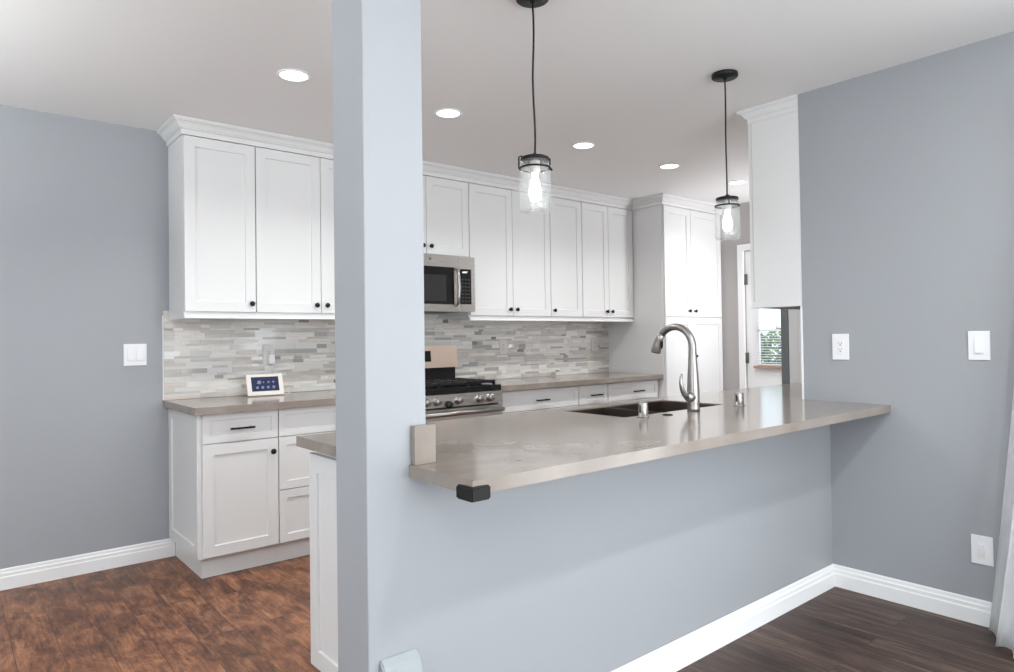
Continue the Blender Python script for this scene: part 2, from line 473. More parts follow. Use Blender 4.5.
LB = 1.412
uA = upper('white shaker upper cabinet at the left end of the back wall, one door', 1.037, 1.434, LB, [1.405], [(1.040, 1.431)])
uB = upper('white two-door upper cabinet between the left end cabinet and the microwave', 1.434, 2.240, LB, [1.807, 1.876], [(1.437, 1.8385), (1.8425, 2.237)])
uM = upper('short white two-door cabinet above the steel microwave', 2.240, 3.006, 1.842, [2.597, 2.664], [(2.243, 2.629), (2.633, 3.003)])
uC = upper('white two-door upper cabinet immediately right of the microwave', 3.006, 3.832, LB, [3.390, 3.459], [(3.010, 3.4235), (3.4275, 3.829)])
uD = upper('narrow white single-door upper cabinet, knob low on its left', 3.832, 4.205, LB, [3.865], [(3.836, 4.202)])
uE = upper('white two-door upper cabinet touching the tall pantry', 4.205, 4.884, LB, [4.505, 4.573], [(4.209, 4.5385), (4.5425, 4.872)])

# tall pantry
YP = 3.678
pt = thing('pantry_cabinet', 'tall white four-door pantry cabinet at the right end of the back wall', 'cabinet', (5.34, YB, 0))
bm = BM(); box(bm, 4.885, 5.80, YP+0.02, YB-0.0005, 0.10, 2.4095); obj('body', bm, cabw, pt)
bm = BM(); box(bm, 4.895, 5.80, YP+0.08, YB-0.01, 0.0, 0.0995); obj('toe_kick', bm, cabw, pt)
for a, b2, kx in ((4.893, 5.2825, 5.240), (5.2865, 5.770, 5.331)):
    d = front(pt, 'door', a, b2, 1.422, 2.405, YP, 0.06); hw_knob(d, kx, YP, 1.476)
    front(pt, 'door', a, b2, 0.115, 1.415, YP, 0.06)

# crown mouldings and light rails (continuous pieces)
bm = BM(); crown_path(bm, [(1.037, YB-0.002), (1.037, YU+0.012), (4.885, YU+0.012), (4.885, YP+0.012), (5.80, YP+0.012)])
tag(obj('crown_moulding', bm, cabw), 'white crown moulding running above the back wall cabinets and pantry', 'moulding')


def light_rail(x0, x1, label, wrap_left=False):
    bm = BM()
    prof = [(YU+0.006, LB-0.0005), (YU+0.006, LB-0.012), (YU, LB-0.018), (YU-0.004, LB-0.026), (YU+0.012, LB-0.028), (YU+0.03, LB-0.028), (YU+0.03, LB-0.0005)]
    prism(bm, prof, 'x', x0, x1)
    if wrap_left: box(bm, x0, x0+0.02, YU+0.0305, YB-0.014, LB-0.028, LB-0.0005)
    tag(obj('light_rail', bm, cabw), label, 'moulding')


light_rail(1.037, 2.238, 'white light rail under the upper cabinets left of the microwave', True)
light_rail(3.006, 4.884, 'white light rail under the upper cabinets right of the microwave')

# base cabinets
YFc = 3.772; YD = 3.7525


def base(label, x0, x1, fronts, side=False, pull_x=None, group='white base cabinets under the back counter'):
    t = thing('base_cabinet', label, 'cabinet', ((x0+x1)/2, YB, 0), group)
    bm = BM(); box(bm, x0+(0.019 if side else 0.0005), x1-0.0005, YFc, YB-0.0005, 0.112, CT-0.0405); obj('body', bm, cabw, t)
    bm = BM(); box(bm, x0+(0.032 if side else 0.0), x1-0.0005, YFc+0.045, YB-0.016 if side else YB-0.001, 0, 0.1115); obj('toe_kick', bm, cabw, t)
    if side:
        bm = BM(); Mx = Matrix(((0, 1, 0, x0), (-1, 0, 0, YB-0.001), (0, 0, 1, 0.112), (0, 0, 0, 1)))
        panel(bm, Mx, YB-0.001-YFc, CT-0.0405-0.112, 0.0185, 0.06); obj('side_panel', bm, cabw, t)
    for kind, a, b2, z0, z1, hx, hz in fronts:
        d = front(t, kind, a, b2, z0, z1, YD, 0.057 if kind == 'door' else 0.045 if z1-z0 > 0.2 else 0.036)
        if kind == 'drawer': hw_pull(d, hx, YD, hz)
        elif hx: hw_knob(d, hx, YD, hz)
    return t


base('white base cabinet at the left end, one drawer over one door', 1.030, 1.457,
     [('drawer', 1.053, 1.454, 0.716, 0.872, 1.253, 0.787), ('door', 1.053, 1.454, 0.120, 0.711, 1.422, 0.640)], side=True)
base('white base cabinet with three stacked drawers left of the gas range', 1.457, 2.262,
     [('drawer', 1.460, 2.258, 0.716, 0.872, 1.86, 0.787), ('drawer', 1.460, 2.258, 0.417, 0.711, 1.86, 0.60), ('drawer', 1.460, 2.258, 0.120, 0.412, 1.86, 0.30)])
base('wide white base cabinet directly right of the gas range', 3.040, 3.866,
     [('drawer', 3.085, 3.860, 0.716, 0.866, 3.462, 0.785), ('door', 3.085, 3.4705, 0.120, 0.711, 3.44, 0.64), ('door', 3.4745, 3.860, 0.120, 0.711, 3.50, 0.64)])
base('narrow white base cabinet, second from the pantry', 3.866, 4.208,
     [('drawer', 3.872, 4.202, 0.716, 0.866, 4.053, 0.785), ('door', 3.872, 4.202, 0.120, 0.711, 3.91, 0.64)])
base('white base cabinet touching the tall pantry', 4.208, 4.884,
     [('drawer', 4.214, 4.862, 0.716, 0.866, 4.583, 0.785), ('door', 4.214, 4.536, 0.120, 0.711, 4.50, 0.64), ('door', 4.540, 4.862, 0.120, 0.711, 4.575, 0.64)])

# back counters
bm = BM(); box(bm, 1.003, 2.266, 3.705, YB-0.001, CT-0.04, CT, 0.002); tag(obj('countertop', bm, quartz), 'taupe quartz countertop on the base cabinets left of the range', 'countertop', 'taupe quartz countertops')
bm = BM(); box(bm, 3.036, 4.884, 3.705, YB-0.001, CT-0.04, CT, 0.002); tag(obj('countertop', bm, quartz), 'taupe quartz countertop between the range and the pantry', 'countertop', 'taupe quartz countertops')

# mosaic backsplash
TC = [((0.70, 0.67, 0.635), 0.35), ((0.52, 0.49, 0.46), 0.3), ((0.40, 0.39, 0.37), 0.08), ((0.62, 0.62, 0.60), 0.06), ((0.32, 0.295, 0.275), 0.3), ((0.60, 0.545, 0.50), 0.35), ((0.22, 0.21, 0.205), 0.25), ((0.66, 0.65, 0.64), 0.1)]
TM = [mat('mosaic_grout', (0.58, 0.56, 0.54), 0.8)]
for i, (c, r) in enumerate(TC):
    tm = mat('mosaic_tile', c, r)
    if i in (0, 1, 5): mottle(tm, tuple(v*0.88 for v in c), tuple(min(1, v*1.08) for v in c), 30, 4, vec_scale=(0.3, 1, 2))
    TM.append(tm)
wts = [28, 22, 8, 12, 5, 9, 1.5, 12]
random.seed(11)
bm = BM(); box(bm, 1.004, 4.884, YB-0.008, YB-0.0005, CT+0.0005, 1.50-0.06, 0, 2, 0)
z = CT+0.002; rows = [0.030, 0.015, 0.024, 0.030, 0.012, 0.022, 0.015]; ri = 0
while z < 1.437:
    h = rows[ri % 7]; ri = ri+1 if random.random() < .8 else ri+3
    if z+h > 1.438: h = 1.438-z
    if h < 0.004: break
    x = 1.006
    while x < 4.882:
        L = random.choice((0.055, 0.09, 0.12, 0.15, 0.20, 0.27)); x1 = min(x+L, 4.882)
        ki = random.choices(range(8), wts)[0]
        if ki in (6, 4) : x1 = min(x+random.choice((0.05, 0.07, 0.10)), 4.882)
        pr_ = 0.0012*random.random()
        box(bm, x+0.0007, x1-0.0007, YB-0.0092-pr_, YB-0.0075, z+0.0007, z+h-0.0007, 0, 2, ki+1)
        x = x1
    z += h
tag(obj('mosaic_backsplash', bm, TM), 'linear grey and beige mosaic tile backsplash behind the back counter', 'backsplash')
bm = BM(); box(bm, 0.9985, 1.0035, YB-0.0115, YB-0.0005, CT+0.0005, 1.412, 0.001); struct('trim_3', bm, trimw)

# ------------------------------------------------------------------ microwave
mw = thing('microwave', 'stainless steel over-range microwave with black glass door', 'microwave', (2.61, YB, 1.445))
bm = BM(); box(bm, 2.232, 2.987, 3.975, YB-0.0095, 1.450, 1.838, 0.003); obj('body', bm, mat('microwave_case', (0.10, 0.10, 0.10), 0.5), mw)
bm = BM()   # steel front with window opening
yf, yb_ = 3.93, 3.9745
for a in ((2.232, 2.842, 1.445, 1.494), (2.232, 2.842, 1.758, 1.840), (2.232, 2.30, 1.494, 1.758), (2.802, 2.842, 1.494, 1.758)):
    box(bm, a[0], a[1], yf, yb_, a[2], a[3])
dr = obj('door', bm, steel, mw)
bm = BM(); box(bm, 2.30, 2.802, yf+0.003, yb_, 1.494, 1.758); obj('door_glass', bm, blackglass, dr)
bm = BM(); box(bm, 2.345, 2.735, yf+0.0022, yf+0.0029, 1.515, 1.70); obj('window_mesh', bm, mat('window_mesh', (0.025, 0.025, 0.025), 0.3, spec=0.3), dr)
bm = BM(); sweep(bm, [(2.814, yf, 1.752), (2.815, yf-0.026, 1.742), (2.817, yf-0.036, 1.69), (2.818, yf-0.040, 1.62), (2.817, yf-0.036, 1.55), (2.815, yf-0.026, 1.498), (2.814, yf, 1.488)], [0.010, 0.011, 0.012, 0.012, 0.012, 0.011, 0.010], 14)
obj('handle', bm, chrome, dr)
bm = BM(); box(bm, 2.845, 2.987, yf, yb_, 1.445, 1.840, 0.002); cp = obj('control_panel', bm, steel, mw)
bm = BM(); box(bm, 2.853, 2.952, yf-0.002, yf-0.0002, 1.498, 1.750); obj('keypad', bm, blackglass, cp)
bm = BM()
for r in range(7):
    for c in range(3): box(bm, 2.866+c*0.028, 2.884+c*0.028, yf-0.0026, yf-0.0021, 1.515+r*0.026, 1.523+r*0.026)
obj('keypad_marks', bm, mat('keypad_grey', (0.05, 0.05, 0.05), 0.4, spec=0.2), cp)
bm = BM(); box(bm, 2.872, 2.912, yf-0.0026, yf-0.0021, 1.722, 1.730); box(bm, 2.882, 2.922, yf-0.0026, yf-0.0021, 1.730, 1.734)
obj('clock_digits', bm, mat('clock_digits', (0.5, 0.55, 0.6), 0.4, emit=(0.6, 0.7, 0.8), es=0.7), cp)
bm = BM(); lathe(bm, [(0.0, 0.001), (0.011, 0.001), (0.011, 0)], (2.60, yf-0.0002, 1.808), 'y', 20, -1); obj('round_emblem', bm, mat('emblem_grey', (0.25, 0.23, 0.22), 0.4, 0.6), dr)

# ------------------------------------------------------------------ gas range
RX0, RX1, RF = 2.268, 3.033, 3.700
gr = thing('gas_range', 'stainless steel gas range with black grates under the microwave', 'stove', (2.65, YB, 0))
bm = BM(); box(bm, RX0+0.003, RX1-0.003, RF+0.03, YB-0.02, 0.08, 0.885, 0.003); obj('body', bm, mat('range_case', (0.07, 0.07, 0.07), 0.4), gr)
for sx in (RX0+0.05, RX1-0.05):
    for sy in (RF+0.1, YB-0.1):
        bm = BM(); cyl(bm, (sx, sy, 0), (sx, sy, 0.0795), 0.018, 0.022, 16); obj('foot', bm, black, gr)
bm = BM(); box(bm, RX0, RX1, RF, YB-0.03, 0.8855, 0.928, 0.006, 3); obj('cooktop', bm, blackglass, gr)
bm = BM()
prism(bm, [(RF-0.022, 0.803), (RF-0.006, 0.8845), (RF+0.0295, 0.8845), (RF+0.0295, 0.803)], 'x', RX0+0.002, RX1-0.002)
pn = obj('control_panel', bm, steel, gr)
for kx in (2.395, 2.474, 2.646, 2.82, 2.912):
    bm = BM(); lathe(bm, [(0.0, 0.036), (0.021, 0.036), (0.0235, 0.030), (0.025, 0.006), (0.030, 0.004), (0.030, -0.006)], (kx, RF-0.016, 0.844), 'y', 24, -1)
    box(bm, kx-0.0035, kx+0.0035, RF-0.0555, RF-0.050, 0.829, 0.861, 0.001)
    obj('knob', bm, chrome, pn)
bm = BM(); lathe(bm, [(0.0, 0.036), (0.018, 0.034), (0.023, 0.026), (0.025, 0.006), (0.025, -0.004)], (2.562, RF-0.022, 0.819), 'y', 24, -1)
kb = obj('knob', bm, black, pn); kb['label'] = 'black round knob'
bm = BM(); box(bm, RX0+0.004, RX1-0.004, RF-0.018, RF+0.0295, 0.24, 0.790, 0.005); od = obj('oven_door', bm, steel, gr)
bm = BM(); box(bm, RX0+0.1, RX1-0.1, RF-0.0195, RF-0.0182, 0.34, 0.66); obj('oven_window', bm, blackglass, od)
bm = BM(); cyl(bm, (RX0+0.005, RF-0.066, 0.762), (RX1-0.036, RF-0.066, 0.762), 0.0155, seg=20)
for sx in (RX0+0.03, RX1-0.066): box(bm, sx-0.014, sx+0.014, RF-0.064, RF-0.018, 0.748, 0.772, 0.004)
obj('handle', bm, chrome, od)
bm = BM(); box(bm, RX0+0.004, RX1-0.004, RF-0.012, RF+0.0295, 0.085, 0.235, 0.004); obj('drawer', bm, steel, gr)
for gi in range(3):
    gx0 = RX0+0.022+gi*0.2415; gx1 = gx0+0.236
    bm = BM(); t_ = 0.008; zt = 0.957
    for y in (3.745, 3.83, 3.915, 4.0, 4.085, 4.17):
        box(bm, gx0, gx1, y-t_, y+t_, zt-0.017, zt, 0.002)
    for x in (gx0+t_, (gx0+gx1)/2, gx1-t_):
        box(bm, x-t_, x+t_, 3.738, 4.177, zt-0.017, zt, 0.002)
    for x in (gx0+t_, gx1-t_):
        box(bm, x-t_, x+t_, 3.738, 4.177, 0.9345, zt-0.0175)
        for y in (3.745, 4.17): box(bm, x-t_, x+t_, y-t_, y+t_, 0.9285, zt-0.010)
    obj('grate', bm, iron, gr)
for bx_, by_, rr in ((2.405, 3.83, 0.045), (2.405, 4.09, 0.035), (2.65, 3.96, 0.04), (2.895, 3.83, 0.045), (2.895, 4.09, 0.035)):
    bm = BM(); lathe(bm, [(rr+0.008, 0), (rr+0.006, 0.006), (rr, 0.007), (rr*0.98, 0.013), (0, 0.015)], (bx_, by_, 0.9285), 'z', 24); obj('burner', bm, black, gr)
bm = BM(); box(bm, RX0+0.005, RX1-0.014, 4.235, YB-0.02, 0.9285, 1.038); obj('backguard_base', bm, black, gr)
bm = BM(); prism(bm, [(4.205, 1.0385), (4.225, 1.202), (4.30, 1.202), (4.30, 1.0385)], 'x', RX0+0.001, RX1-0.008); bgd = obj('backguard', bm, steel_reflection, gr)
bm = BM()
prism(bm, [(4.2095, 1.085), (4.2165, 1.165), (4.2195, 1.165), (4.2125, 1.085)], 'x', 2.50, 2.785); obj('clock_display', bm, blackglass, bgd)

# ------------------------------------------------------------------ peninsula
pc = thing('peninsula_cabinet', 'white peninsula cabinet with shaker end panel behind the column', 'cabinet', (1.9, 2.0, 0))
bm = BM()
box(bm, 1.019, 2.14, 1.7695, 2.27, 0.117, CT-0.0405); box(bm, 2.98, 4.48, 1.7695, 2.27, 0.117, CT-0.0405)
box(bm, 2.1405, 2.9795, 1.7695, 2.27, 0.117, 0.60)
obj('body', bm, cabw, pc)
bm = BM(); box(bm, 1.07, 4.48, 1.7695, 2.225, 0, 0.1165); obj('toe_kick', bm, cabw, pc)
bm = BM(); Mx = Matrix(((0, 1, 0, 1.000), (-1, 0, 0, 2.298), (0, 0, 1, 0.117), (0, 0, 0, 1)))
panel(bm, Mx, 2.298-1.7695, CT-0.058-0.117, 0.0185, 0.062); obj('end_panel', bm, cabw, pc)
for a, b2 in ((1.06, 1.58), (1.59, 2.10), (2.15, 2.56), (2.57, 2.97), (3.0, 3.5), (3.51, 4.0)):
    bm = BM(); Mx = Matrix(((-1, 0, 0, b2), (0, -1, 0, 2.2895), (0, 0, 1, 0.125), (0, 0, 0, 1)))
    panel(bm, Mx, b2-a, 0.74, 0.0185); d = obj('door', bm, cabw, pc)
    bm = BM(); lathe(bm, [(0.0, 0.026), (0.0145, 0.022), (0.013, 0.014), (0.006, 0.011), (0.009, 0.0)], (b2-0.035, 2.29, 0.80), 'y', 16, 1); obj('knob', bm, black, d)

# countertop with notch for the column and a sink cut-out, built from a grid of cells
TH = 0.035
bm = BM()
SX0, SX1, SY0, SY1 = 2.19, 2.93, 1.862, 2.235
xs = [0.968, 1.0225, SX0, SX1, XR-0.0005, 4.522]; ys = [1.293, YH-0.0005, 1.7075, 1.7695, SY0, SY1, 2.33]


def in_top(x, y):
    if x > XR-0.0005 and y < 1.7075: return False
    if x < 1.0225 and YH-0.0005 < y < 1.7695: return False
    if SX0 < x < SX1 and SY0 < y < SY1: return False
    return True


vc = {}


def gv(x, y, z):
    kk = (round(x, 5), round(y, 5), z)
    if kk not in vc: vc[kk] = bm.verts.new((x, y, z))
    return vc[kk]


cells = {(i, j) for i in range(len(xs)-1) for j in range(len(ys)-1) if in_top((xs[i]+xs[i+1])/2, (ys[j]+ys[j+1])/2)}
for i, j in cells:
    a, b2, c, d = xs[i], xs[i+1], ys[j], ys[j+1]
    for z in (CT, CT-TH): bm.faces.new([gv(a, c, z), gv(b2, c, z), gv(b2, d, z), gv(a, d, z)])
    for (di, dj, p, q) in ((-1, 0, (a, c), (a, d)), (1, 0, (b2, c), (b2, d)), (0, -1, (a, c), (b2, c)), (0, 1, (a, d), (b2, d))):
        if (i+di, j+dj) not in cells: bm.faces.new([gv(*p, CT), gv(*q, CT), gv(*q, CT-TH), gv(*p, CT-TH)])
bmesh.ops.recalc_face_normals(bm, faces=bm.faces[:])
ed = [e for e in bm.edges if len(e.link_faces) == 2 and abs(e.link_faces[0].normal.dot(e.link_faces[1].normal)) < 0.5 and (e.verts[0].co.z == e.verts[1].co.z == CT)]
bmesh.ops.bevel(bm, geom=ed, offset=0.002, segments=2, affect='EDGES')
tag(obj('peninsula_countertop', bm, quartz), 'long taupe quartz countertop overhanging the blue half wall, with the sink', 'countertop', 'taupe quartz countertops')

# stone filler against the column
bm = BM(); box(bm, 0.974, 1.041, 1.555, YH-0.001, CT+0.0005, 1.019, 0.0015); box(bm, 1.0235, 1.041, YH-0.0005, 1.766, CT+0.0005, 1.019, 0.0015)
tag(obj('stone_upstand', bm, quartz), 'short grey quartz upstand wrapped against the column on the counter corner', 'upstand')
# corner guard
bm = BM(); prism(bm, [(0.9545, 1.2795), (1.014, 1.2795), (1.014, 1.2925), (0.9675, 1.2925), (0.9675, 1.345), (0.9545, 1.345)], 'z', 0.866, 0.9)
bmesh.ops.bevel(bm, geom=bm.edges[:], offset=0.004, segments=3, affect='EDGES')
tag(obj('corner_guard', bm, rubber), 'black rubber guard on the front left corner of the peninsula counter', 'corner guard')

# box on the half wall near the floor
pb = thing('outlet_cover', 'pale plastic outlet cover box low on the blue half wall by the column', 'outlet cover', (0.93, YH, 0.30))
bm = BM()
prism(bm, [(YH-0.0005, 0.424), (YH-0.022, 0.404), (YH-0.042, 0.35), (YH-0.045, 0.30), (YH-0.0005, 0.30)], 'x', 0.872, 0.985)
bmesh.ops.bevel(bm, geom=bm.edges[:], offset=0.004, segments=3, affect='EDGES')
obj('cover', bm, mat('pale_blue_plastic', (0.31, 0.335, 0.35), 0.5, spec=0.2), pb)
bm = BM(); box(bm, 0.872, 0.985, YH-0.043, YH-0.0005, 0.294, 0.2995, 0.001); obj('base', bm, plastic, pb)

# ------------------------------------------------------------------ sink
sk = thing('kitchen_sink', 'dark stainless undermount double sink set in the peninsula counter', 'sink', (2.56, 2.05, 0.68))
bm = BM()
zt, zb_ = CT-0.006, 0.70
def basin(bm, x0, x1, y0, y1, ztop, zbot, t=0.004):
    """open tray with thickness"""
    def loop(ins, z): return [bm.verts.new(p) for p in ((x0+ins, y0+ins, z), (x1-ins, y0+ins, z), (x1-ins, y1-ins, z), (x0+ins, y1-ins, z))]
    L = [loop(-t, zbot-t), loop(-t, ztop), loop(0.0, ztop), loop(0.012, zbot+0.02), loop(0.03, zbot)]
    bm.faces.new(L[0])
    for a, b2 in zip(L, L[1:]):
        for j in range(4): bm.faces.new((a[j], a[(j+1) % 4], b2[(j+1) % 4], b2[j]))
    bm.faces.new(L[-1])
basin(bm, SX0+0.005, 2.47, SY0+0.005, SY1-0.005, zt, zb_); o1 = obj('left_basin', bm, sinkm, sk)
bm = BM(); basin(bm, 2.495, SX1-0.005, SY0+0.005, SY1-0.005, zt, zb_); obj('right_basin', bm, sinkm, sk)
bm = BM(); box(bm, 2.4745, 2.4905, SY0+0.004, SY1-0.004, 0.80, zt-0.03, 0.003); obj('divider', bm, chrome, sk)
for cx in (2.33, 2.71):
    bm = BM(); lathe(bm, [(0.0, 0.0), (0.035, 0.0), (0.042, 0.003), (0.045, 0.0005)], (cx, 2.05, zb_+0.0005), 'z', 24); obj('drain', bm, chrome, sk)

# faucet
fx, fy = 2.592, 1.805
fc = thing('kitchen_faucet', 'tall brushed nickel gooseneck faucet behind the sink', 'faucet', (fx, fy, CT))
bm = BM()
pts = [(0, CT+0.0006, 0.029), (0, CT+0.012, 0.027), (0, CT+0.03, 0.0265), (0.0, CT+0.07, 0.0285), (0, CT+0.11, 0.0265), (0, CT+0.16, 0.024), (0, CT+0.21, 0.0205), (0.0, CT+0.255, 0.0175)]
P = [(fx, fy+a, z) for a, z, r in pts]; Rr = [r for a, z, r in pts]
Rc = 0.094; zc = CT+0.285
for k in range(0, 15):
    a = PI - PI*k/14*0.80
    P.append((fx, fy+Rc+Rc*math.cos(a), zc+Rc*math.sin(a))); Rr.append(0.0165)
sweep(bm, P, Rr, 24); obj('spout', bm, chrome, fc)
ex, ey, ez = P[-1]
bm = BM(); sweep(bm, [(fx, ey-0.006, ez+0.009), (fx, ey+0.011, ez-0.016), (fx, ey+0.022, ez-0.038), (fx, ey+0.033, ez-0.074), (fx, ey+0.035, ez-0.081)], [0.0168, 0.0185, 0.0205, 0.0235, 0.021], 24); sh = obj('spray_head', bm, chrome, fc)
bm = BM(); lathe(bm, [(0.0, 0.004), (0.006, 0.0035), (0.008, 0.0)], (0, 0, 0), 'y', 16, -1)
bmesh.ops.scale(bm, vec=(1, 1, 3.0), verts=bm.verts[:]); bmesh.ops.translate(bm, vec=(fx, ey-0.0015, ez-0.040), verts=bm.verts[:]); obj('button', bm, rubber, sh)
bm = BM(); sweep(bm, [(fx-0.012, fy, 0.976), (fx-0.030, fy, 0.978), (fx-0.042, fy, 0.979), (fx-0.052, fy, 0.980)], [0.024, 0.0235, 0.020, 0.012], 20)
hb = obj('handle', bm, chrome, fc)
bm = BM(); sweep(bm, [(fx-0.046, fy, 0.978), (fx-0.068, fy, 0.994), (fx-0.084, fy, 1.018), (fx-0.091, fy, 1.045), (fx-0.088, fy, 1.068), (fx-0.082, fy, 1.083)], [0.014, 0.012, 0.010, 0.0085, 0.007, 0.004], 14); obj('lever', bm, chrome, hb)
bm = BM(); lathe(bm, [(0.0, 0.008), (0.005, 0.007), (0.006, 0.0)], (fx+0.014, fy-0.012, CT+0.245), 'x', 14, 1); obj('dock_button', bm, rubber, fc)


def capped_post(name, x, y, label, h, r, top_dark=False):
    t = thing(name, label, 'air gap' if 'air gap' in label else 'soap dispenser', (x, y, CT))
    bm = BM(); lathe(bm, [(r*1.3, 0.0006), (r*1.3, 0.004), (r, 0.006), (r, h-0.006), (r*0.93, h-0.0005), (0.0, h)], (x, y, CT), 'z', 24); obj('cap', bm, chrome, t)
    return t


t1 = capped_post('air_gap', 2.256, 1.818, 'brushed steel air gap cap at the left side of the faucet', 0.063, 0.020)
t2 = capped_post('air_gap', 2.925, 1.780, 'brushed steel air gap cap at the right side of the faucet', 0.062, 0.021)
for t in (t1, t2): t['category'] = 'air gap'
for t, x, y in ((t1, 2.256, 1.818), (t2, 2.925, 1.780)):
    bm = BM(); a0 = BM; box(bm, x-0.0218, x-0.0200, y-0.004, y+0.004, CT+0.02, CT+0.05); obj('vent_slot', bm, darkslot, t)
bm = BM(); lathe(bm, [(0.022, 0.0005), (0.022, 0.003), (0.012, 0.0045), (0.0, 0.0045)], (2.383, 1.790, CT), 'z', 24)
tag(obj('disposal_button', bm, rubber), 'flat black round disposal button on the counter beside the faucet', 'button')

# refrigerator seen under the hanging cabinet
fr_ = thing('refrigerator', 'white sided refrigerator with grey door past the hanging cabinet', 'refrigerator', (4.9, 2.05, 0))
bm = BM(); box(bm, 4.530, 5.25, 1.72, 2.366, 0.02, 1.72, 0.004); obj('body', bm, fridgeside, fr_)
bm = BM(); box(bm, 4.530, 5.25, 2.370, 2.425, 0.05, 1.72, 0.006); obj('door', bm, fridgedoor, fr_)
bm = BM(); box(bm, 5.20, 5.215, 2.455, 2.47, 0.8, 1.5, 0.004); box(bm, 5.20, 5.215, 2.4255, 2.456, 0.82, 0.84); box(bm, 5.20, 5.215, 2.4255, 2.456, 1.46, 1.48); obj('handle', bm, steel, fr_)

# hanging cabinet at the right end
hc = thing('wall_cabinet', 'white cabinet hanging above the right end of the peninsula', 'cabinet', (3.95, 1.72, 1.395))
bm = BM(); box(bm, XR+0.0005, 4.50, 1.7085, 1.975, 1.425, 2.42, 0.001); obj('body', bm, cabw, hc)
for a, b2 in ((3.418, 3.955), (3.959, 4.497)):
    bm = BM(); Mx = Matrix(((-1, 0, 0, b2), (0, -1, 0, 1.996), (0, 0, 1, 1.43), (0, 0, 0, 1))); panel(bm, Mx, b2-a, 0.985, 0.0185); d = obj('door', bm, cabw, hc)
    bm = BM(); lathe(bm, [(0.0, 0.026), (0.0145, 0.022), (0.013, 0.014), (0.006, 0.011), (0.009, 0.0)], ((a+0.035) if a > 3.9 else (b2-0.035), 1.9965, 1.473), 'y', 16, 1); obj('knob', bm, black, d)
bm = BM(); prism(bm, [(1.7085, 1.4245), (1.7085, 1.397), (2.000, 1.397), (1.994, 1.405), (1.990, 1.412), (1.988, 1.4245)], 'x', XR-0.004, XR+0.018)
prism(bm, [(1.975, 1.4245), (1.975, 1.397), (2.000, 1.397), (1.994, 1.405), (1.990, 1.412), (1.988, 1.4245)], 'x', XR+0.018, 4.50); obj('bottom_rail', bm, cabw, hc)
bm = BM(); yc = 1.985
prism(bm, [(1.709, CZ-0.084), (yc+0.010, CZ-0.084), (yc+0.010, CZ-0.062), (yc+0.020, CZ-0.056), (1.709, CZ-0.056)], 'x', XR-0.004, 4.50)
prism(bm, [(1.709, CZ-0.0558), (yc+0.020, CZ-0.0558), (yc+0.028, CZ-0.044), (yc+0.040, CZ-0.030), (yc+0.056, CZ-0.018), (1.709, CZ-0.018)], 'x', XR-0.008, 4.50)
prism(bm, [(1.709, CZ-0.0178), (yc+0.058, CZ-0.0178), (yc+0.068, CZ-0.012), (yc+0.068, CZ-0.001), (1.709, CZ-0.001)], 'x', XR-0.014, 4.50)
obj('crown', bm, cabw, hc)

